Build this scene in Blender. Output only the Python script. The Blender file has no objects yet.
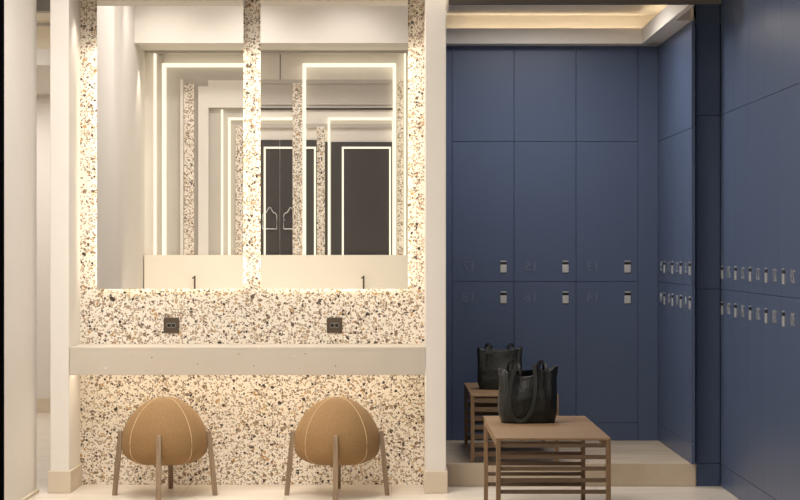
import bpy, bmesh, math, random
from mathutils import Vector, Matrix, noise

random.seed(7)
S = bpy.context.scene
COL = S.collection
F = 1800.0            # focal length in pixels of the 800x500 frame
H = 1.40              # eye height
PI = math.pi

# ------------------------------------------------------------------ helpers
def lin(c):
    c = c / 255.0
    return c / 12.92 if c <= 0.04045 else ((c + 0.055) / 1.055) ** 2.4

def rgb(r, g, b):
    return (lin(r), lin(g), lin(b), 1.0)

def link(o, parent=None):
    COL.objects.link(o)
    if parent:
        o.parent = parent
    return o

def obj(name, bm, mat, parent=None, smooth=False, loc=None):
    me = bpy.data.meshes.new(name)
    bmesh.ops.recalc_face_normals(bm, faces=bm.faces)
    bm.to_mesh(me)
    bm.free()
    if smooth:
        for p in me.polygons:
            p.use_smooth = True
    me.materials.append(mat)
    o = bpy.data.objects.new(name, me)
    if loc:
        o.location = loc
    return link(o, parent)

def thing(name, label, cat, loc=(0, 0, 0), rotz=0.0, group=None):
    o = bpy.data.objects.new(name, None)
    o.empty_display_size = 0.1
    o.location = loc
    o.rotation_euler = (0, 0, rotz)
    o['label'] = label
    o['category'] = cat
    if group:
        o['group'] = group
    return link(o)

def tag(o, label, cat, group=None):
    o['label'] = label
    o['category'] = cat
    if group:
        o['group'] = group
    return o

def struct(name, bm, mat, parent=None):
    o = obj(name, bm, mat, parent)
    if parent is None:
        o['kind'] = 'structure'
    return o

def bx(bm, x0, x1, y0, y1, z0, z1, bev=0.0, seg=2):
    r = bmesh.ops.create_cube(bm, size=1.0)
    vs = r['verts']
    for v in vs:
        v.co = Vector(((x0 + x1) / 2 + v.co.x * (x1 - x0),
                       (y0 + y1) / 2 + v.co.y * (y1 - y0),
                       (z0 + z1) / 2 + v.co.z * (z1 - z0)))
    if bev > 0:
        es = list({e for v in vs for e in v.link_edges})
        bmesh.ops.bevel(bm, geom=es, offset=bev, segments=seg, profile=0.5, affect='EDGES')
    return bm

def box(x0, x1, y0, y1, z0, z1, bev=0.0, seg=2):
    return bx(bmesh.new(), x0, x1, y0, y1, z0, z1, bev, seg)

def tube(bm, pts, rad, n=8, cap=True):
    """round tube along pts; rad is a number or a list"""
    rings = []
    m = len(pts)
    up = Vector((0, 0, 1))
    for i, p in enumerate(pts):
        p = Vector(p)
        t = (Vector(pts[min(i + 1, m - 1)]) - Vector(pts[max(i - 1, 0)])).normalized()
        a = t.cross(up)
        if a.length < 1e-3:
            a = t.cross(Vector((1, 0, 0)))
        a.normalize()
        b = t.cross(a)
        r = rad[i] if isinstance(rad, (list, tuple)) else rad
        rings.append([bm.verts.new(p + (a * math.cos(2 * PI * k / n) + b * math.sin(2 * PI * k / n)) * r) for k in range(n)])
    for i in range(m - 1):
        for k in range(n):
            bm.faces.new((rings[i][k], rings[i][(k + 1) % n], rings[i + 1][(k + 1) % n], rings[i + 1][k]))
    if cap:
        bm.faces.new(rings[0])
        bm.faces.new(rings[-1][::-1])
    return bm

def strip(bm, pts, wdirs, ndirs, w, t):
    """flat strap: rectangle section swept along pts"""
    rings = []
    for p, a, n in zip(pts, wdirs, ndirs):
        p, a, n = Vector(p), Vector(a).normalized(), Vector(n).normalized()
        rings.append([bm.verts.new(p + a * (sx * w / 2) + n * (sn * t / 2)) for sx, sn in ((-1, -1), (1, -1), (1, 1), (-1, 1))])
    for i in range(len(rings) - 1):
        for k in range(4):
            bm.faces.new((rings[i][k], rings[i][(k + 1) % 4], rings[i + 1][(k + 1) % 4], rings[i + 1][k]))
    bm.faces.new(rings[0])
    bm.faces.new(rings[-1][::-1])
    return bm

def lathe(bm, prof, n=64):
    """prof = [(r, z)...] from the bottom up, closed at both ends"""
    rings = []
    for r, z in prof:
        if r < 1e-6:
            rings.append([bm.verts.new((0, 0, z))])
        else:
            rings.append([bm.verts.new((r * math.cos(2 * PI * k / n), r * math.sin(2 * PI * k / n), z)) for k in range(n)])
    for a, b in zip(rings, rings[1:]):
        for k in range(n):
            k2 = (k + 1) % n
            if len(a) == 1:
                bm.faces.new((a[0], b[k2], b[k]))
            elif len(b) == 1:
                bm.faces.new((a[k], a[k2], b[0]))
            else:
                bm.faces.new((a[k], a[k2], b[k2], b[k]))
    return bm

def text_bm(s, size, depth, mirrored=False):
    """lettering as a mesh in the XZ plane facing -Y, centred"""
    cu = bpy.data.curves.new('lettering', 'FONT')
    cu.body = s
    cu.size = size
    cu.extrude = depth / 2
    cu.align_x = 'CENTER'
    cu.align_y = 'CENTER'
    cu.resolution_u = 3
    o = bpy.data.objects.new('lettering', cu)
    COL.objects.link(o)
    dg = bpy.context.evaluated_depsgraph_get()
    me = bpy.data.meshes.new_from_object(o.evaluated_get(dg))
    bpy.data.objects.remove(o)
    bpy.data.curves.remove(cu)
    bm = bmesh.new()
    bm.from_mesh(me)
    bpy.data.meshes.remove(me)
    for v in bm.verts:
        x, y, z = v.co
        v.co = (-x if mirrored else x, -z, y)
    return bm

# ------------------------------------------------------------------ materials
def new_mat(name):
    m = bpy.data.materials.new(name)
    m.use_nodes = True
    nt = m.node_tree
    b = nt.nodes['Principled BSDF']
    return m, nt, b

def setin(b, **kw):
    for k, v in kw.items():
        k = k.replace('_', ' ')
        if k in b.inputs:
            b.inputs[k].default_value = v

def coords(nt, scale=(1, 1, 1), rot=(0, 0, 0)):
    tc = nt.nodes.new('ShaderNodeTexCoord')
    mp = nt.nodes.new('ShaderNodeMapping')
    mp.inputs['Scale'].default_value = scale
    mp.inputs['Rotation'].default_value = rot
    nt.links.new(tc.outputs['Object'], mp.inputs['Vector'])
    return mp.outputs['Vector']

def mixc(nt, fac, a, b, blend='MIX'):
    n = nt.nodes.new('ShaderNodeMix')
    n.data_type = 'RGBA'
    n.blend_type = blend
    for sock, val in ((n.inputs[0], fac), (n.inputs[6], a), (n.inputs[7], b)):
        if hasattr(val, 'is_linked'):
            nt.links.new(val, sock)
        else:
            sock.default_value = val
    return n.outputs[2]

def math_n(nt, op, a, b=0.0):
    n = nt.nodes.new('ShaderNodeMath')
    n.operation = op
    for sock, val in ((n.inputs[0], a), (n.inputs[1], b)):
        if hasattr(val, 'is_linked'):
            nt.links.new(val, sock)
        else:
            sock.default_value = val
    return n.outputs[0]

def noise_n(nt, vec, scale, detail=4, rough=0.55):
    n = nt.nodes.new('ShaderNodeTexNoise')
    n.inputs['Scale'].default_value = scale
    n.inputs['Detail'].default_value = detail
    n.inputs['Roughness'].default_value = rough
    nt.links.new(vec, n.inputs['Vector'])
    return n

def ramp(nt, fac, stops, interp='LINEAR'):
    n = nt.nodes.new('ShaderNodeValToRGB')
    n.color_ramp.interpolation = interp
    el = n.color_ramp.elements
    while len(el) < len(stops):
        el.new(0.5)
    for e, (p, c) in zip(el, stops):
        e.position = p
        e.color = c
    nt.links.new(fac, n.inputs['Fac'])
    return n.outputs['Color']

def bump(nt, b, height, strength=0.1, dist=0.01):
    n = nt.nodes.new('ShaderNodeBump')
    n.inputs['Strength'].default_value = strength
    n.inputs['Distance'].default_value = dist
    nt.links.new(height, n.inputs['Height'])
    nt.links.new(n.outputs['Normal'], b.inputs['Normal'])

def mat_plain(name, c, rough=0.6, metal=0.0, var=0.04, scale=6.0, bmp=0.0, bscale=200.0, spec=0.5):
    m, nt, b = new_mat(name)
    v = coords(nt)
    nz = noise_n(nt, v, scale)
    lo = tuple(x * (1 - var) for x in c[:3]) + (1,)
    hi = tuple(min(1, x * (1 + var)) for x in c[:3]) + (1,)
    nt.links.new(mixc(nt, nz.outputs['Fac'], lo, hi), b.inputs['Base Color'])
    setin(b, Roughness=rough, Metallic=metal)
    b.inputs['Specular IOR Level'].default_value = spec
    if bmp:
        bump(nt, b, noise_n(nt, v, bscale, 2).outputs['Fac'], bmp, 0.002)
    return m

def mat_emit(name, c, strength):
    m = bpy.data.materials.new(name)
    m.use_nodes = True
    nt = m.node_tree
    nt.nodes.clear()
    e = nt.nodes.new('ShaderNodeEmission')
    e.inputs['Color'].default_value = c
    e.inputs['Strength'].default_value = strength
    o = nt.nodes.new('ShaderNodeOutputMaterial')
    nt.links.new(e.outputs[0], o.inputs['Surface'])
    return m

def mat_terrazzo(name, k=1.0):
    m, nt, b = new_mat(name)
    v0 = coords(nt)
    nz = noise_n(nt, v0, 55 * k, 2)
    sub = nt.nodes.new('ShaderNodeVectorMath'); sub.operation = 'MULTIPLY_ADD'
    nt.links.new(nz.outputs['Color'], sub.inputs[0])
    sub.inputs[1].default_value = (0.006 / k,) * 3
    nt.links.new(v0, sub.inputs[2])
    v = sub.outputs[0]
    col = mixc(nt, noise_n(nt, v0, 30, 3).outputs['Fac'], rgb(241, 234, 221), rgb(228, 219, 204))
    chips = [(0.0, rgb(94, 80, 68)), (0.08, rgb(62, 54, 48)), (0.16, rgb(132, 110, 88)), (0.38, rgb(162, 140, 114)),
             (0.60, rgb(184, 164, 138)), (0.76, rgb(140, 122, 102)), (0.87, rgb(194, 168, 130)), (0.95, rgb(186, 144, 92))]
    for scale, share, edge, rnd in ((106, 0.36, 0.07, 1.0), (66, 0.30, 0.10, 1.0), (42, 0.12, 0.15, 1.0)):
        vd = nt.nodes.new('ShaderNodeTexVoronoi'); vd.feature = 'DISTANCE_TO_EDGE'
        vc = nt.nodes.new('ShaderNodeTexVoronoi'); vc.feature = 'F1'
        for n in (vd, vc):
            n.inputs['Scale'].default_value = scale * k
            n.inputs['Randomness'].default_value = rnd
            nt.links.new(v, n.inputs['Vector'])
        sp = nt.nodes.new('ShaderNodeSeparateColor')
        nt.links.new(vc.outputs['Color'], sp.inputs[0])
        pick = math_n(nt, 'LESS_THAN', sp.outputs[0], share)
        inside = math_n(nt, 'GREATER_THAN', vd.outputs['Distance'], edge)
        fac = math_n(nt, 'MULTIPLY', pick, inside)
        cc = ramp(nt, sp.outputs[1], chips, 'CONSTANT')
        col = mixc(nt, fac, col, cc)
    nt.links.new(col, b.inputs['Base Color'])
    setin(b, Roughness=0.45)
    b.inputs['Specular IOR Level'].default_value = 0.3
    return m

def mat_wood(name, dark, light, axis='X', rough=0.5):
    m, nt, b = new_mat(name)
    sc = {'X': (3, 60, 60), 'Y': (60, 3, 60), 'Z': (60, 60, 3)}[axis]
    v = coords(nt, sc)
    n1 = noise_n(nt, v, 1.0, 5, 0.6)
    c = ramp(nt, n1.outputs['Fac'], [(0.3, dark), (0.7, light)])
    nt.links.new(c, b.inputs['Base Color'])
    setin(b, Roughness=rough)
    bump(nt, b, n1.outputs['Fac'], 0.15, 0.002)
    return m

def mat_floor(name, a, c, joint, tile=(0.9, 0.9)):
    m, nt, b = new_mat(name)
    v = coords(nt, (1.0, 4.0, 1.0))
    n1 = noise_n(nt, v, 2.2, 8, 0.62)
    base = ramp(nt, n1.outputs['Fac'], [(0.32, a), (0.68, c)])
    tc = nt.nodes.new('ShaderNodeTexCoord')
    br = nt.nodes.new('ShaderNodeTexBrick')
    br.offset = 0.5
    br.inputs['Scale'].default_value = 1.0
    br.inputs['Brick Width'].default_value = tile[0]
    br.inputs['Row Height'].default_value = tile[1]
    br.inputs['Mortar Size'].default_value = 0.0025
    br.inputs['Color1'].default_value = (0, 0, 0, 1)
    br.inputs['Color2'].default_value = (0, 0, 0, 1)
    br.inputs['Mortar'].default_value = (1, 1, 1, 1)
    nt.links.new(tc.outputs['Object'], br.inputs['Vector'])
    col = mixc(nt, br.outputs['Color'], base, joint)
    nt.links.new(col, b.inputs['Base Color'])
    setin(b, Roughness=0.35)
    return m

M = {}
M['white'] = mat_plain('warm_white_paint', rgb(226, 220, 211), 0.7, var=0.02)
M['hallwhite'] = mat_plain('hall_plaster', rgb(222, 215, 206), 0.75, var=0.02)
M['plinth'] = mat_plain('beige_stone_plinth', rgb(208, 194, 172), 0.5, var=0.05, scale=14)
M['tray'] = mat_plain('cream_ceiling_paint', rgb(232, 222, 205), 0.8, var=0.02)
M['navy'] = mat_plain('navy_locker_laminate', rgb(75, 88, 114), 0.34, var=0.05, scale=1.2, spec=0.35)
M['navydark'] = mat_plain('navy_pilaster_laminate', rgb(68, 82, 108), 0.42, var=0.04, scale=1.2, spec=0.25)
M['carcass'] = mat_plain('dark_carcass', rgb(26, 30, 42), 0.7)
M['steel'] = mat_plain('satin_steel', rgb(196, 196, 196), 0.38, metal=0.55, var=0.05, scale=40)
M['latch'] = mat_plain('black_latch_plastic', rgb(12, 12, 14), 0.4)
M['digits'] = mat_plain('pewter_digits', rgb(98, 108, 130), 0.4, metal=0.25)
M['digits_glint'] = mat_plain('pewter_digits_glint', rgb(150, 153, 158), 0.4, metal=0.3)  # same digits in a lighter colour, painting in their glint at grazing view
M['terrazzo'] = mat_terrazzo('terrazzo_wall')
M['terrazzo_big'] = mat_terrazzo('terrazzo_column', 0.72)
M['counter'] = mat_terrazzo('tmp')
bpy.data.materials.remove(M['counter'])
M['mirror'], _nt, _b = new_mat('silvered_glass')
setin(_b, Metallic=1.0, Roughness=0.0)
_b.inputs['Base Color'].default_value = (0.90, 0.89, 0.87, 1)
M['alu'] = mat_plain('brushed_aluminium', rgb(150, 145, 138), 0.4, metal=0.8)
M['halo'] = mat_emit('halo_led', (1.0, 0.87, 0.68, 1), 8.0)
M['led'] = mat_emit('profile_led', (1.0, 0.90, 0.68, 1), 1.2)
M['cove'] = mat_emit('cove_led', (1.0, 0.88, 0.71, 1), 5.0)
M['under'] = mat_emit('under_counter_led', (1.0, 0.88, 0.71, 1), 16.0)
M['panel'] = mat_emit('ceiling_panel_light', (1.0, 0.90, 0.78, 1), 5.0)
M['bronze'] = mat_plain('dark_bronze', rgb(84, 72, 60), 0.45, metal=0.3)
M['hole'] = mat_plain('socket_black', rgb(16, 15, 14), 0.5)
M['legwood'] = mat_wood('grey_brown_wood', rgb(122, 102, 80), rgb(156, 132, 105), 'Z')
M['benchtop'] = mat_wood('bench_oak_top', rgb(122, 96, 68), rgb(148, 120, 88), 'X')
M['benchleg'] = mat_wood('bench_oak_leg', rgb(110, 86, 61), rgb(138, 109, 78), 'Z')
M['benchslat'] = mat_wood('bench_oak_slat', rgb(86, 68, 50), rgb(108, 86, 63), 'X')
M['black'] = mat_plain('black_metal', rgb(10, 9, 10), 0.9, spec=0.0)
M['beam'] = mat_plain('dark_brown_beam', rgb(64, 56, 48), 0.6)
M['darkdoor'] = mat_plain('charcoal_door', rgb(60, 56, 54), 0.5, var=0.03)
M['grille'] = mat_plain('grey_header', rgb(186, 179, 170), 0.7)
M['floor'] = mat_floor('beige_porcelain', rgb(206, 194, 178), rgb(222, 212, 198), rgb(176, 164, 148), (1.2, 0.6))
M['step'] = mat_floor('platform_stone', rgb(178, 160, 138), rgb(206, 190, 168), rgb(170, 154, 134), (1.2, 1.6))
M['creamstone'] = mat_plain('cream_stone', rgb(246, 238, 220), 0.6, var=0.01)
M['seam'] = mat_plain('pale_piping', rgb(192, 163, 122), 0.7)
M['strap'] = mat_plain('dark_strap', rgb(42, 46, 42), 0.5, bmp=0.2, bscale=160)
M['strapblack'] = mat_plain('black_handle_leather', rgb(16, 17, 18), 0.45)
M['lining'] = mat_plain('black_lining', rgb(10, 10, 10), 0.8)

def mat_counter():
    m, nt, b = new_mat('beige_quartz')
    v = coords(nt)
    col = mixc(nt, noise_n(nt, v, 5, 4).outputs['Fac'], rgb(203, 194, 179), rgb(193, 183, 167))
    vd = nt.nodes.new('ShaderNodeTexVoronoi'); vd.feature = 'F1'
    vd.inputs['Scale'].default_value = 34
    nt.links.new(v, vd.inputs['Vector'])
    sp = nt.nodes.new('ShaderNodeSeparateColor'); nt.links.new(vd.outputs['Color'], sp.inputs[0])
    f = math_n(nt, 'MULTIPLY', math_n(nt, 'LESS_THAN', sp.outputs[0], 0.09), math_n(nt, 'LESS_THAN', vd.outputs['Distance'], 0.17))
    col = mixc(nt, f, col, rgb(150, 132, 112))
    f2 = math_n(nt, 'MULTIPLY', math_n(nt, 'GREATER_THAN', sp.outputs[0], 0.94), math_n(nt, 'LESS_THAN', vd.outputs['Distance'], 0.15))
    col = mixc(nt, f2, col, rgb(240, 232, 220))
    nt.links.new(col, b.inputs['Base Color'])
    setin(b, Roughness=0.4)
    return m
M['counter'] = mat_counter()

def mat_seat():
    m, nt, b = new_mat('tan_woven_upholstery')
    v = coords(nt)
    n1 = noise_n(nt, v, 110, 3, 0.75)
    n2 = noise_n(nt, v, 9, 3)
    c = mixc(nt, n1.outputs['Fac'], rgb(110, 82, 46), rgb(170, 132, 84))
    c = mixc(nt, math_n(nt, 'MULTIPLY', n2.outputs['Fac'], 0.35), c, rgb(136, 111, 80))
    nt.links.new(c, b.inputs['Base Color'])
    setin(b, Roughness=0.85)
    bump(nt, b, n1.outputs['Fac'], 0.35, 0.003)
    return m
M['seat'] = mat_seat()

def mat_bag(name, a, c, rough):
    m, nt, b = new_mat(name)
    v = coords(nt)
    n1 = noise_n(nt, v, 14, 4)
    nt.links.new(mixc(nt, n1.outputs['Fac'], a, c), b.inputs['Base Color'])
    setin(b, Roughness=rough)
    bump(nt, b, noise_n(nt, v, 30, 5, 0.65).outputs['Fac'], 0.7, 0.012)
    return m
M['bag'] = mat_bag('dark_green_black_leather', rgb(17, 19, 17), rgb(25, 28, 25), 0.38)
M['bag2'] = mat_bag('dark_olive_canvas', rgb(28, 31, 26), rgb(37, 40, 34), 0.55)

# ------------------------------------------------------------------ setting
YW = 10.74            # terrazzo wall
YC = 10.37            # pillar fronts and counter front
XL, XR = -1.858, 0.196   # vanity recess
YB = 11.93            # niche back lockers
YS = 10.66            # platform riser
ZP = 0.137            # platform height
XRW = 1.949           # right-hand lockers
XN = 1.767            # niche side lockers
ZC = 4.6              # hall ceiling

struct('floor', box(-4.6, 2.6, -1.0, 15.7, -0.08, 0.0), M['floor'])
struct('floor_platform', box(0.315, 1.8055, YS, 12.32, 0.0, ZP, 0.004), M['step'])

# vanity recess
struct('wall_vanity', box(XL, XR, YW, YW + 0.12, 0.0, 2.90), M['terrazzo'])
struct('pillar_left', box(-1.967, XL, YC, YW + 0.12, 0.0, 2.90, 0.004), M['white'])
struct('pillar_right', box(XR, 0.314, YC, YW + 0.12, 0.0, 2.90, 0.004), M['white'])
struct('baseboard_left_pillar', box(-1.979, XL + 0.012, YC - 0.014, YW, 0.0, 0.127, 0.003), M['plinth'])
struct('baseboard_right_pillar', box(XR - 0.007, 0.323, YC - 0.014, YW - 0.10, 0.0, 0.127, 0.003), M['plinth'])
struct('ceiling_vanity', box(-1.967, 0.314, YC, YW + 0.12, 2.895, ZC), M['white'])
struct('wall_vanity_back', box(-1.967, 0.30, YW + 0.12, YW + 0.20, 0.0, ZC), M['hallwhite'])

# left partition with its dark end and the passage behind it
struct('wall_left', box(-2.15, -2.05, 9.52, 10.40, 0.0, ZC, 0.003), M['white'])
struct('baseboard_left', box(-2.06, -2.036, 9.54, 10.405, 0.0, 0.02, 0.002), M['plinth'])
struct('trim_1', box(-2.16, -2.048, 9.36, 9.519, 0.0, ZC), M['black'])
struct('wall_partition', box(-3.14, -2.161, 9.40, 9.52, 0.0, ZC), M['hallwhite'])
struct('wall_passage_right', box(-2.03, -1.968, YW + 0.20, 15.5, 0.0, 3.4), M['hallwhite'])
struct('wall_passage_far', box(-4.6, -1.9, 15.5, 15.6, 0.0, 3.4), M['hallwhite'])
struct('wall_passage_left', box(-4.6, -4.5, 9.4, 15.5, 0.0, ZC), M['hallwhite'])
struct('baseboard_passage', box(-4.5, -2.03, 15.47, 15.5, 0.0, 0.125), M['plinth'])
struct('ceiling_passage', box(-4.5, -2.03, 13.05, 15.5, 2.736, 2.80), M['hallwhite'])
struct('trim_2', box(-4.5, -2.03, 13.0, 13.05, 2.736, 2.852), M['white'])
struct('ceiling_passage_tray', box(-4.5, -1.968, 11.4, 15.5, 3.10, 3.2), M['tray'])
struct('trim_3', box(-4.5, -1.968, 11.3, 11.4, 2.90, 3.2), M['grille'])
struct('trim_4', box(-4.5, -2.03, 13.35, 13.42, 2.80, 3.10), M['tray'])
struct('trim_29', box(-4.5, -1.968, 12.85, 12.90, 3.006, 3.022), M['grille'])
M['cove2'] = mat_emit('passage_cove_led', (1.0, 0.9, 0.76, 1), 2.0)
struct('passage_cove_strip', box(-4.4, -2.1, 13.08, 13.12, 2.802, 2.825), M['cove2'])  # hidden LED strip of the passage cove

# hall behind the camera (what the mirrors see)
XH = -3.04
YH = -0.80
struct('wall_hall_left', box(XH - 0.1, XH, YH, 9.4, 0.0, ZC), M['hallwhite'])
struct('wall_back', box(-4.6, 2.6, YH - 0.1, YH, 0.0, ZC), M['hallwhite'])
struct('pillar_hall', box(XH, -2.84, 2.98, 6.0, 0.0, ZC), M['hallwhite'])
struct('wall_right', box(2.40, 2.50, YH, 12.4, 0.0, ZC), M['navydark'])
struct('wall_right_panelling', box(XRW, 2.40, YH, 7.34, 0.0, ZC), M['navy'])
struct('ceiling', box(-4.6, 2.6, YH, 12.4, ZC, ZC + 0.1), M['hallwhite'])
struct('ceiling_bulkhead', box(XH, XRW, YH, 0.10, 3.85, ZC), M['white'])

# niche shell
struct('wall_niche', box(0.30, 2.40, 12.33, 12.43, 0.0, 3.2), M['navydark'])
struct('wall_niche_left', box(0.26, 0.313, YW + 0.12, 12.33, 0.0, 3.2), M['navydark'])
struct('beam', box(0.3145, 1.81, 9.88, 9.93, 2.752, 3.02), M['beam'])
struct('wall_above_beam', box(0.3145, 2.40, 9.88, 9.93, 3.055, ZC), M['white'])
struct('wall_beside_beam', box(0.3145, 0.33, 9.93, YW + 0.12, 2.80, ZC), M['tray'])
struct('ceiling_niche', box(0.33, 2.40, 9.93, 12.33, 2.955, 3.02), M['tray'])
struct('trim_5', box(0.313, XN + 0.4, 11.79, 11.85, 2.752, 2.853, 0.002), M['white'])
struct('trim_6', box(1.640, 1.676, 9.931, 11.79, 2.752, 2.853, 0.002), M['white'])
struct('trim_7', box(0.313, XN + 0.4, 11.85, 12.32, 2.752, 2.77), M['white'])
struct('trim_8', box(1.6765, 1.785, 10.62, 11.85, 2.752, 2.77), M['white'])
struct('trim_26', box(1.6765, 1.762, 10.60, 10.62, 2.752, 2.955), M['grille'])
struct('wall_niche_top', box(0.313, 2.2, 11.93, 11.97, 2.77, 2.955), M['tray'])
struct('wall_niche_top_side', box(1.772, 1.79, 10.665, 11.93, 2.77, 2.955), M['tray'])
struct('cove_strip_back', box(0.36, 1.68, 11.865, 11.885, 2.771, 2.79), M['cove'])  # hidden cove LED strip along the back
struct('cove_strip_side', box(1.70, 1.72, 10.70, 11.85, 2.771, 2.79), M['cove'])  # hidden cove LED strip along the side

# ------------------------------------------------------------------ opposite wall seen only in the mirrors; nested reflections built as relief
PX = 1800.0 / (2 * 10.70 - YH)        # pixels per metre of the reflected wall
def ux(x): return (x - 391.5) / PX
def vz(y): return H + (250 - y) / PX
def relief(name, x0, x1, y0, y1, m, d0=0.0, d1=0.04):
    """raised piece on the opposite wall; d = distance it stands off the wall"""
    return struct(name, box(ux(x0), ux(x1), YH + d0, YH + d1, vz(y1), vz(y0)), m)

relief('trim_9', 157.5, 164, 55, 256, M['grille'], 0, 0.03)
relief('trim_10', 146, 420, 255, 330, M['creamstone'], 0, 0.16)
relief('trim_11', 146, 420, 51.5, 54, M['grille'], 0, 0.10)
relief('reflected_panel', 167, 256, 68, 255, M['grille'], 0, 0.012)
relief('reflected_pillar', 181, 184, 80, 255, M['white'], 0.012, 0.08)
relief('reflected_terrazzo', 184.2, 194.5, 84, 255, M['terrazzo_big'], 0.012, 0.05)
relief('reflected_pillar', 199, 209, 87, 255, M['white'], 0.012, 0.09)
relief('trim_12', 209, 245, 81, 108, M['white'], 0.012, 0.10)
relief('reflected_terrazzo', 236, 246, 126, 255, M['terrazzo_big'], 0.012, 0.05)
relief('trim_30', 279.8, 280.5, 54, 80, M['beam'], 0, 0.004)
relief('trim_13', 256, 393, 80, 84, M['grille'], 0, 0.06)
relief('trim_14', 256, 393, 84, 105, M['grille'], 0, 0.03)
relief('trim_15', 256, 393, 108, 110, M['beam'], 0, 0.035)
relief('trim_16', 256, 393, 124, 128, M['grille'], 0, 0.05)
relief('reflected_terrazzo', 293, 302.6, 84, 255, M['terrazzo_big'], 0, 0.09)
relief('reflected_terrazzo', 317, 325, 127, 255, M['terrazzo_big'], 0, 0.06)
relief('reflected_terrazzo', 397.5, 403, 80, 255, M['terrazzo_big'], 0, 0.03)
# two charcoal double doors inside the frames
dr = struct('door_1', box(ux(258), ux(279.6), YH, YH + 0.02, vz(255), vz(140)), M['darkdoor'])
dr2 = struct('door_2', box(ux(280.2), ux(317), YH, YH + 0.02, vz(255), vz(140)), M['darkdoor'])
for par, cx in ((dr, 270), (dr2, 291)):
    bm = bmesh.new()
    pts = [(cx - 7, 229), (cx + 7, 229), (cx + 7, 215.5), (cx + 5.6, 213.2), (cx + 3.6, 212.6), (cx + 0.6, 207.5), (cx - 0.6, 207.5), (cx - 3.6, 212.6), (cx - 5.6, 213.2), (cx - 7, 215.5), (cx - 7, 229)]
    tube(bm, [(ux(a), YH + 0.045, vz(c)) for a, c in pts], 0.008, 6)
    tube(bm, [(ux(cx - 6), YH + 0.02, vz(220)), (ux(cx - 6), YH + 0.045, vz(220))], 0.006, 6)
    obj('handle', bm, M['steel'], par)
struct('door_3', box(ux(331), ux(393), YH, YH + 0.02, vz(255), vz(142)), M['darkdoor'])
struct('door_4', box(ux(317), ux(328), YH, YH + 0.015, vz(255), vz(142)), M['darkdoor'])

def led_frame(name, x0, x1, y0, y1, w, d, label):
    """three sided light line: up, across, down"""
    bm = bmesh.new()
    a, b_, c, t = ux(x0), ux(x1), vz(y0), w / PX
    bx(bm, a, a + t, YH, YH + d, vz(y1), c)
    bx(bm, b_ - t, b_, YH, YH + d, vz(y1), c)
    bx(bm, a + t, b_ - t, YH, YH + d, c - t, c)
    o = obj(name, bm, M['led'])
    o['kind'] = 'structure'
led_frame('trim_17', 163, 256, 64, 255, 3.2, 0.10, '')
led_frame('trim_18', 303, 396, 64, 255, 3.2, 0.10, '')
led_frame('reflected_led_frame', 228.5, 300, 118, 255, 2.2, 0.075, '')  # inner frames: repeat reflections of the light lines, built as glowing bars
led_frame('trim_20', 328, 394.5, 118, 255, 2.2, 0.075, '')
led_frame('trim_21', 264, 316, 147, 255, 1.8, 0.055, '')
led_frame('trim_22', 342, 391, 147, 255, 1.8, 0.055, '')
for x in (154.5, 221.5, 404):
    struct('trim_23', box(ux(x), ux(x + 1.8), YH, YH + 0.08, vz(255), vz(53 if x != 221.5 else 110)), M['led'])
for x in (197, 364):
    bm = bmesh.new()
    tube(bm, [(ux(x), YH + 0.26, vz(300)), (ux(x), YH + 0.26, vz(275.5))], 0.011, 10)
    tube(bm, [(ux(x - 2.5), YH + 0.26, vz(278)), (ux(x + 0.4), YH + 0.26, vz(276.5))], 0.008, 8)
    struct('trim_24', bm, M['bronze'])
struct('trim_25', box(ux(146), ux(420), YH + 0.16, YH + 0.5, vz(308), vz(300)), M['creamstone'])

# ------------------------------------------------------------------ vanity counter
cz0, cz1 = 0.680, 0.841
t = thing('wall_mounted_counter', 'long beige stone vanity counter slab spanning between the two white pillars', 'counter', (0, YC, 0))
obj('apron', box(XL + 0.002, XR - 0.002, 0.0, 0.045, cz0, cz1 - 0.02, 0.002), M['counter'], t)
obj('countertop', box(XL + 0.002, XR - 0.002, 0.0, YW - YC - 0.001, cz1 - 0.02, cz1, 0.002), M['counter'], t)
obj('bottom_panel', box(XL + 0.002, XR - 0.002, 0.045, YW - YC - 0.001, cz0 + 0.03, cz0 + 0.045), M['counter'], t)
obj('light_strip', box(XL + 0.04, XR - 0.04, 0.10, 0.125, cz0 + 0.018, cz0 + 0.03), M['under'], t)

# ------------------------------------------------------------------ mirrors
def mirror(x0, x1, label):
    z0, z1 = 1.168, 2.885
    yf = 10.700
    t = thing('wall_mirror', label, 'mirror', ((x0 + x1) / 2, yf, z0), group='backlit vanity mirrors')
    w = (x1 - x0) / 2
    h = z1 - z0
    obj('mirror_glass', box(-w, w, 0.0, 0.005, 0.0, h), M['mirror'], t)
    obj('backing_frame', box(-w + 0.004, w - 0.004, 0.005, 0.009, 0.004, h - 0.004), M['alu'], t)
    bm = bmesh.new()
    i, s = 0.014, 0.010
    bx(bm, -w + i, w - i, 0.014, 0.032, i, i + s)
    bx(bm, -w + i, -w + i + s, 0.014, 0.032, i + s, h - 0.3)
    bx(bm, w - i - s, w - i, 0.014, 0.032, i + s, h - 0.3)
    obj('halo_light', bm, M['halo'], t)
    obj('mounting_box', box(-w + 0.05, w - 0.05, 0.009, 0.0395, 0.05, h - 0.05), M['alu'], t)
mirror(-1.751, -0.880, 'tall backlit mirror on the terrazzo wall, nearer the white partition')
mirror(-0.779, 0.098, 'tall backlit mirror on the terrazzo wall, nearer the blue lockers')

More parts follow.
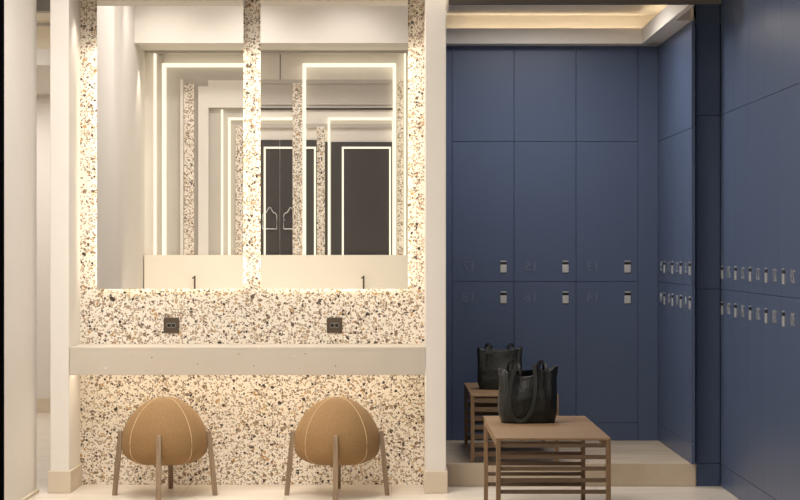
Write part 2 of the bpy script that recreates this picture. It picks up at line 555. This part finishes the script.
# ------------------------------------------------------------------ outlets
def outlet(x, label):
    t = thing('power_outlet', label, 'outlet', (x, YW, 0.951), group='bronze outlets above the counter')
    obj('face_plate', box(-0.046, 0.046, -0.009, 0.0, -0.046, 0.046, 0.002), M['bronze'], t)
    for s in (-1, 1):
        bm = bmesh.new()
        tube(bm, [(s * 0.0135, -0.0105, 0), (s * 0.0135, -0.004, 0)], 0.012, 16)
        obj('socket', bm, M['hole'], t)
        bm = bmesh.new()
        ring = [(s * 0.0135 + 0.0135 * math.cos(2 * PI * k / 20), -0.0105, 0.0135 * math.sin(2 * PI * k / 20)) for k in range(21)]
        tube(bm, ring, 0.0016, 6, cap=False)
        obj('socket_rim', bm, M['alu'], t)
outlet(-1.313, 'small square bronze power outlet under the mirror nearer the white partition')
outlet(-0.340, 'small square bronze power outlet under the mirror nearer the blue lockers')

# ------------------------------------------------------------------ stools
PROF = [(0.0, .183), (.06, .183), (.12, .184), (.160, .190), (.186, .201), (.208, .214), (.224, .2275), (.236, .244), (.242, .2623), (.244, .285), (.2445, .3125),
        (.242, .340), (.238, .3627), (.229, .390), (.216, .416), (.199, .447), (.177, .476), (.150, .503), (.119, .527), (.084, .546), (.050, .556), (.018, .560), (0.0, .561)]
def prof_r(z):
    for (r0, z0), (r1, z1) in zip(PROF, PROF[1:]):
        if z0 <= z <= z1 and z1 > z0:
            return r0 + (r1 - r0) * (z - z0) / (z1 - z0)
    return 0.0
def stool(x, label):
    t = thing('pouf_stool', label, 'stool', (x, 10.275, 0.0), group='dome stools at the vanity')
    obj('seat', lathe(bmesh.new(), PROF, 72), M['seat'], t, smooth=True)
    for q in range(4):
        a = PI / 4 + q * PI / 2
        bm = bmesh.new()
        pts = []
        for r, z in PROF[1:-1]:
            rr = r + 0.0005
            pts.append((rr * math.cos(a), rr * math.sin(a), z + (0.001 if z > .4 else (-0.001 if z < .2 else 0))))
        tube(bm, pts, 0.0027, 8)
        obj('piping', bm, M['seam'], t, smooth=True)
    for q in range(4):
        a = q * PI / 2
        ca, sa = math.cos(a), math.sin(a)
        top = Vector((0.252 * ca, 0.252 * sa, 0.368))
        bot = Vector((0.287 * ca, 0.287 * sa, 0.0))
        u = Vector((-sa, ca, 0))
        v = Vector((ca, sa, 0))
        bm = bmesh.new()
        rings = []
        for p, w in ((bot, 0.0135), (bot.lerp(top, .5), 0.0145), (top - Vector((0, 0, .004)), 0.0125), (top, 0.010)):
            rings.append([bm.verts.new(p + u * (i * w) + v * (j * w)) for i, j in ((-1, -1), (1, -1), (1, 1), (-1, 1))])
        for r0, r1 in zip(rings, rings[1:]):
            for k in range(4):
                bm.faces.new((r0[k], r0[(k + 1) % 4], r1[(k + 1) % 4], r1[k]))
        bm.faces.new(rings[0]); bm.faces.new(rings[-1])
        es = [e for e in bm.edges if abs((e.verts[0].co - e.verts[1].co).normalized().z) > 0.8]
        bmesh.ops.bevel(bm, geom=es, offset=0.003, segments=2, affect='EDGES')
        obj('leg', bm, M['legwood'], t)
stool(-1.294, 'tan domed stool on four wooden legs, under the counter nearer the white partition')
stool(-0.311, 'tan domed stool on four wooden legs, under the counter nearer the blue lockers')

# ------------------------------------------------------------------ benches
def bench(x0, x1, y0, y1, z0, ztop, nsl, pitch, sl_h, first, label):
    t = thing('slatted_bench', label, 'bench', ((x0 + x1) / 2, (y0 + y1) / 2, z0), group='slatted wooden benches')
    w, d, h = (x1 - x0) / 2, (y1 - y0) / 2, ztop - z0
    L = 0.022
    obj('bench_top', box(-w, w, -d, d, h - 0.012, h, 0.002), M['benchtop'], t)
    for s in (-1, 1):
        for q in (-1, 1):
            cx, cy = s * (w - L / 2 - 0.001), q * (d - L / 2 - 0.001)
            obj('leg', box(cx - L / 2, cx + L / 2, cy - L / 2 * 1.6, cy + L / 2 * 1.6, 0.0, h - 0.012, 0.0015), M['benchleg'], t)
    for s in (-1, 1):
        cx = s * (w - L / 2 - 0.001)
        obj('side_rail', box(cx - 0.009, cx + 0.009, -d + L, d - L, h - 0.050, h - 0.012, 0.0015), M['benchleg'], t)
    for q in (-1, 1):
        cy = q * (d - L / 2 - 0.001)
        bm = bmesh.new()
        for k in range(nsl):
            zt = h - first - k * pitch
            bx(bm, -w + L, w - L, cy - 0.008, cy + 0.008, zt - sl_h, zt, 0.0012, 1)
        obj('end_slats', bm, M['benchslat'], t)
    return t
# front bench: stands on the main floor
bench(0.514, 1.079, 8.85, 10.04, 0.0, 0.4756, 7, 0.0570, 0.0195, 0.028, 'brown slatted wooden bench in front, standing on the lower floor')
# rear bench: stands on the raised platform
bench(0.470, 0.994, 10.69, 11.66, ZP, 0.5410, 7, 0.0530, 0.028, 0.022, 'brown slatted wooden bench behind, standing on the raised platform')

# ------------------------------------------------------------------ tote bags
def bag(loc, rotz, W, D, HH, seed, m, label, long_strap=True):
    t = thing('tote_bag', label, 'bag', loc, rotz, group='dark tote bags on the benches')
    n, rows = 72, 30
    def radii(s):
        w = W * (0.90 + 0.10 * min(1, s * 5)) * (1.0 - 0.05 * max(0, (s - .45) / .55))
        d = D * (0.82 + 0.18 * min(1, s * 4)) * (1.0 - 0.30 * max(0, (s - .5) / .5))
        return w, d
    def pt(a, s, inset=0.0):
        w, d = radii(s)
        w -= inset; d -= inset
        c, sn = math.cos(a), math.sin(a)
        e = 0.62
        x = w * math.copysign(abs(c) ** e, c)
        y = d * math.copysign(abs(sn) ** e, sn)
        # rim: pointed corners at the two ends, dipping between the handles
        dip = (0.11 if long_strap else 0.03) * math.exp(-((x + W * .15) / (W * .5)) ** 2) if sn < 0 else 0.02
        rim = HH * (0.875 + 0.055 * abs(c) ** 4 * (1.25 if c > 0 else 0.75) - dip + (0 if long_strap else .025))
        z = rim * s
        fold = max(0, s - 0.35) ** 1.5
        wr = 0.034 * fold * math.sin(9 * a + seed + 1.5 * s) + 0.018 * fold * math.sin(19 * a + 2 * seed - 3 * s)
        nz = noise.noise(Vector((x * 11 + seed, y * 11, z * 9))) * 0.020 * (0.3 + s)
        k = 1 + (wr + nz) / max(W, .01) * 1.1
        return Vector((x * (1 + (k - 1) * .45), y * k - (0.012 * s if sn < 0 else -0.004 * s) * 0, z))
    bm = bmesh.new()
    outer = [[bm.verts.new(pt(2 * PI * k / n, j / rows)) for k in range(n)] for j in range(rows + 1)]
    inner = [[bm.verts.new(pt(2 * PI * k / n, j / rows, 0.005)) for k in range(n)] for j in range(rows, 11, -1)]
    rings = outer + inner
    for a, b in zip(rings, rings[1:]):
        for k in range(n):
            k2 = (k + 1) % n
            bm.faces.new((a[k], a[k2], b[k2], b[k]))
    bm.faces.new(outer[0][::-1])
    body = obj('bag_body', bm, m, t, smooth=True)
    bm = bmesh.new()
    rg = [bm.verts.new(pt(2 * PI * k / n, 0.42, 0.006)) for k in range(n)]
    bm.faces.new(rg)
    obj('lining', bm, M['lining'], t)
    def front_y(x, z, side=-1):
        s = max(0.02, min(1, z / (HH * .95)))
        w, d = radii(s)
        q = min(0.995, abs(x) / w)
        return side * d * (1 - q ** (1 / .31)) ** .31
    hx = W * 0.46
    # handles: short dark loops standing over the rim, front and back
    for side in (-1, 1):
        for hs in (-1, 1):
            bm = bmesh.new()
            pts, wd, nd = [], [], []
            for k in range(19):
                a = PI * k / 18
                ca, sa = math.cos(a), math.sin(a)
                x = hs * hx + 0.021 * math.copysign(abs(ca) ** .6, ca) * (1.0 if side < 0 else .8) + (0.008 * hs if side > 0 else 0)
                zz = HH * 0.80 + HH * (0.185 if side < 0 else 0.20) * sa ** 0.6
                lean = side * (0.006 - 0.014 * sa)
                pts.append((x, front_y(hs * hx, HH * .9, side) * (1 - .25 * sa) + lean, zz))
                wd.append((ca, 0, sa)); nd.append((0, 1, 0))
            strip(bm, pts, wd, nd, 0.012, 0.006)
            obj('handle_loop', bm, M['strapblack'], t)
    # the long strap that hangs down over the front in a U
    if long_strap:
        ctrl = [(-.46, .985), (-.50, .92), (-.58, .80), (-.68, .62), (-.72, .42), (-.68, .22), (-.54, .09), (-.36, .05), (-.18, .08), (.0, .20), (.12, .42), (.16, .62), (.16, .82), (.15, .92), (.14, .97)]
    else:
        ctrl = [(-.45, 1.0), (-.47, .9), (-.50, .8)]
    pts = []
    P = [Vector((c[0] * W, 0, c[1] * HH)) for c in ctrl]
    for i in range(len(P) - 1):
        p0, p1, p2, p3 = P[max(i - 1, 0)], P[i], P[i + 1], P[min(i + 2, len(P) - 1)]
        for k in range(6):
            u = k / 6
            pts.append(0.5 * ((2 * p1) + (p2 - p0) * u + (2 * p0 - 5 * p1 + 4 * p2 - p3) * u * u + (3 * p1 - p0 - 3 * p2 + p3) * u ** 3))
    pts.append(P[-1])
    bm = bmesh.new()
    wd, nd, pp = [], [], []
    for i, p in enumerate(pts):
        tn = (pts[min(i + 1, len(pts) - 1)] - pts[max(i - 1, 0)]).normalized()
        wd.append((-tn.z, 0, tn.x)); nd.append((0, -1, 0))
        pp.append((p.x, front_y(p.x, p.z) - 0.011, p.z))
    strip(bm, pp, wd, nd, 0.021, 0.005)
    obj('strap', bm, M['strap'], t, smooth=False)
    # a vertical side seam panel
    bm = bmesh.new()
    sp = [(W * .52, front_y(W * .52, HH * s) - 0.004, HH * s) for s in [0.05 + .87 * k / 12 for k in range(13)]]
    tube(bm, sp, 0.0022, 6)
    obj('side_seam', bm, M['strapblack'], t)
bag((0.730, 9.66, 0.4756), 0.10, 0.158, 0.088, 0.325, 1.3, M['bag'], 'black leather tote bag with a long hanging strap, on the front bench')
bag((0.668, 11.13, 0.5410), -0.05, 0.138, 0.080, 0.275, 4.1, M['bag2'], 'dark tote bag with two upright handles, standing behind on the rear bench', False)

# ------------------------------------------------------------------ lockers
def locker(loc, rotz, w, zs, hz, num, hx, nx, label, group, cut=0.0):
    """zs = plinth bottom, plinth top, middle seam, upper seam, top; local front is y=0 facing -y"""
    g = 0.0013
    t = thing('locker', label, 'locker', loc, rotz, group=group)
    z0, z1, z2, z3, z4 = zs
    obj('carcass', box(0.001, w - 0.001 - cut, 0.022, 0.36, z0, z4), M['carcass'], t)
    obj('plinth', box(g, w - g, 0.0, 0.022, z0 + 0.001, z1 - g, 0.001, 1), M['navy'], t)
    obj('top_panel', box(g, w - g, 0.0, 0.022, z3 + g, z4, 0.001, 1), M['navy'], t)
    for (a, b, hc, s) in ((z2, z3, hz[0], num[0]), (z1, z2, hz[1], num[1])):
        d = obj('door', box(g, w - g, 0.0, 0.022, a + g, b - g, 0.001, 1), M['navy'], t)
        obj('handle', box(hx - .021, hx + .021, -0.007, 0.0, hc - .040, hc + .012, 0.002), M['steel'], d)
        bm = box(hx - .020, hx + .020, -0.006, 0.0, hc + .0125, hc + .030, 0.001, 1)
        obj('latch', bm, M['latch'], d)
        obj('latch_cap', box(hx - .019, hx + .019, -0.007, 0.0, hc + .0305, hc + .038, 0.001, 1), M['steel'], d)
        bm = text_bm(s, 0.092, 0.004, True)
        bmesh.ops.translate(bm, verts=bm.verts, vec=(nx, -0.002, hc - .002))
        obj('number', bm, M['digits' if rotz == 0 else 'digits_glint'], d)

ZB = (ZP, 0.257, 1.191, 2.119, 2.751)
HB = (1.291, 1.087)
W1 = 0.411
cols = [('17', '18', 'by the white pillar'), ('15', '16', 'middle of three'), ('13', '14', 'by the inner corner')]
for i, (a, b, where) in enumerate(cols):
    locker((0.401 + i * W1, YB, 0), 0, W1, ZB, HB, (a, b), 0.341, 0.113,
           'blue locker numbered %s over %s on the back wall, %s' % (a, b, where), 'blue lockers on the back wall')
tag(obj('filler_panel', box(0.315, 0.400, YB + 0.002, YB + 0.03, ZP, 2.751), M['navy']),
    'narrow blue filler strip between the white pillar and the back lockers', 'panel')
tag(obj('filler_panel', box(1.635, 1.766, YB + 0.002, YB + 0.03, ZP, 2.751), M['navy']),
    'blue filler strip in the inner corner of the locker niche', 'panel')

WN = 0.332
ords = ['deepest, by the inner corner', 'second from the inner corner', 'third from the inner corner', 'nearest the dark pilaster']
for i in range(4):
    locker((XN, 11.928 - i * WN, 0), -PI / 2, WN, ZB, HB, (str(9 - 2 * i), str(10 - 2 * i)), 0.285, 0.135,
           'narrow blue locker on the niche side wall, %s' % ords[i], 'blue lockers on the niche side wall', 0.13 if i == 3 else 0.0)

ZR = (0.001, 0.134, 1.168, 2.198, 2.95)
HR = (1.270, 1.060)
WR = 0.415
rord = ['right beside the dark pilaster', 'second along from the dark pilaster', 'third along from the dark pilaster', 'fourth along from the dark pilaster',
        'fifth along from the dark pilaster', 'sixth along from the dark pilaster', 'seventh along from the dark pilaster', 'eighth along from the dark pilaster']
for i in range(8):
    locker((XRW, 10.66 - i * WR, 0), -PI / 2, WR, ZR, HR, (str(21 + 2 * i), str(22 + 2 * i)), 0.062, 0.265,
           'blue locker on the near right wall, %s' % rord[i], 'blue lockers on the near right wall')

t = thing('pilaster_panel', 'dark blue upright end panel between the niche lockers and the near right lockers', 'panel', (0, 10.67, 0))
PXA, PXB = 1.806, 1.947
for nm, a, b in (('plinth', 0.0, 0.134), ('lower_panel', 0.137, 1.167), ('middle_panel', 1.170, 2.197), ('upper_panel', 2.200, 2.861)):
    obj(nm, box(PXA, PXB, 0.0, 0.02, a, b, 0.001, 1), M['navydark'], t)
obj('backing', box(PXA + 0.004, PXB - 0.002, 0.02, 0.04, 0.0, 2.861), M['carcass'], t)

# ------------------------------------------------------------------ lamps
def area(name, loc, rot, sx, sy, power, col, spread=180):
    l = bpy.data.lights.new(name, 'AREA')
    l.shape = 'RECTANGLE'
    l.size, l.size_y = sx, sy
    l.energy = power
    l.color = col
    l.spread = math.radians(spread)
    o = bpy.data.objects.new(name, l)
    o.location = loc
    o.rotation_euler = rot
    return link(o)

def spot(name, loc, rot, power, col, ang, blend=0.6, rad=0.04):
    l = bpy.data.lights.new(name, 'SPOT')
    l.energy = power
    l.color = col
    l.spot_size = math.radians(ang)
    l.spot_blend = blend
    l.shadow_soft_size = rad
    o = bpy.data.objects.new(name, l)
    o.location = loc
    o.rotation_euler = rot
    return link(o)

def aim(o, p):
    o.rotation_euler = (Vector(p) - o.location).to_track_quat('-Z', 'Y').to_euler()
    return o

WARM = (1.0, 0.90, 0.78)
NEUT = (1.0, 0.955, 0.91)
# unseen area lights added under the hall ceiling for general light
area('hall_fill', (-1.9, 8.0, ZC - 0.02), (0, 0, 0), 1.8, 2.2, 120, NEUT)
area('hall_fill', (-0.9, 3.2, ZC - 0.02), (0, 0, 0), 3.0, 2.6, 80, NEUT)
spot('vanity_fill', (-1.15, 6.3, 4.45), (math.radians(50), 0, 0), 160, NEUT, 46, 0.9, 0.15)  # unseen spot added to brighten the pillar fronts
# downlights in front of the vanity
for x in (-1.75, -1.30, -0.35, 0.10):
    spot('vanity_downlight', (x, 10.55, 2.885), (0, 0, 0), 9, WARM, 85, 0.8)
for x in (-1.55, -0.2):
    spot('floor_downlight', (x, 9.55, 4.5), (0, 0, 0), 165, NEUT, 40, 0.9, 0.08)
# unseen spots added to brighten the hall's far wall
for x in (-2.7, -1.6, -0.5):
    spot('hall_far_fill', (x, 1.1, 4.5), (math.radians(-35), 0, 0), 36, NEUT, 95, 0.9, 0.08)
spot('hall_scallop', (-2.9, -0.25, 3.8), (0, 0, 0), 30, WARM, 60, 0.7, 0.03)
area('hall_counter_fill', (-1.4, 1.2, 0.6), (math.radians(-90), 0, 0), 3.0, 0.3, 13, WARM)  # unseen light added to brighten the cream band opposite
area('hall_wall_fill', (-1.2, 2.0, 4.5), (0, math.radians(48), 0), 0.6, 2.6, 26, NEUT, 130)  # unseen light added to brighten the hall's left wall
aim(spot('partition_fill', (0.2, 8.4, 4.5), (0, 0, 0), 150, NEUT, 38, 0.9, 0.1), (-2.1, 10.1, 1.6))  # unseen spot added to brighten the left partition
# unseen lights added to brighten the passage on the far left
area('passage_fill', (-3.1, 14.4, 2.72), (0, 0, 0), 1.0, 1.0, 24, NEUT)
area('passage_fill', (-3.1, 12.0, 3.05), (0, 0, 0), 1.0, 0.8, 20, NEUT)
# unseen light added to brighten the locker niche
area('niche_fill', (0.9, 10.85, 2.94), (0, 0, 0), 0.8, 0.6, 21, NEUT, 168)

w = bpy.data.worlds.new('World')
w.use_nodes = True
w.node_tree.nodes['Background'].inputs[0].default_value = (1.0, 0.93, 0.85, 1)
w.node_tree.nodes['Background'].inputs[1].default_value = 0.05
S.world = w

# ------------------------------------------------------------------ camera
cd = bpy.data.cameras.new('camera')
cd.sensor_fit = 'HORIZONTAL'
cd.sensor_width = 36.0
cd.lens = 36.0 * F / 800.0
cd.shift_x = (400 - 391.5) / 800.0
cam = bpy.data.objects.new('camera', cd)
cam.location = (0, 0, H)
cam.rotation_euler = (PI / 2, 0, 0)
link(cam)
S.camera = cam

S.view_settings.view_transform = 'Standard'
S.view_settings.look = 'None'
S.view_settings.gamma = 1.0
S.view_settings.exposure = 0.3
S.view_settings.use_curve_mapping = False
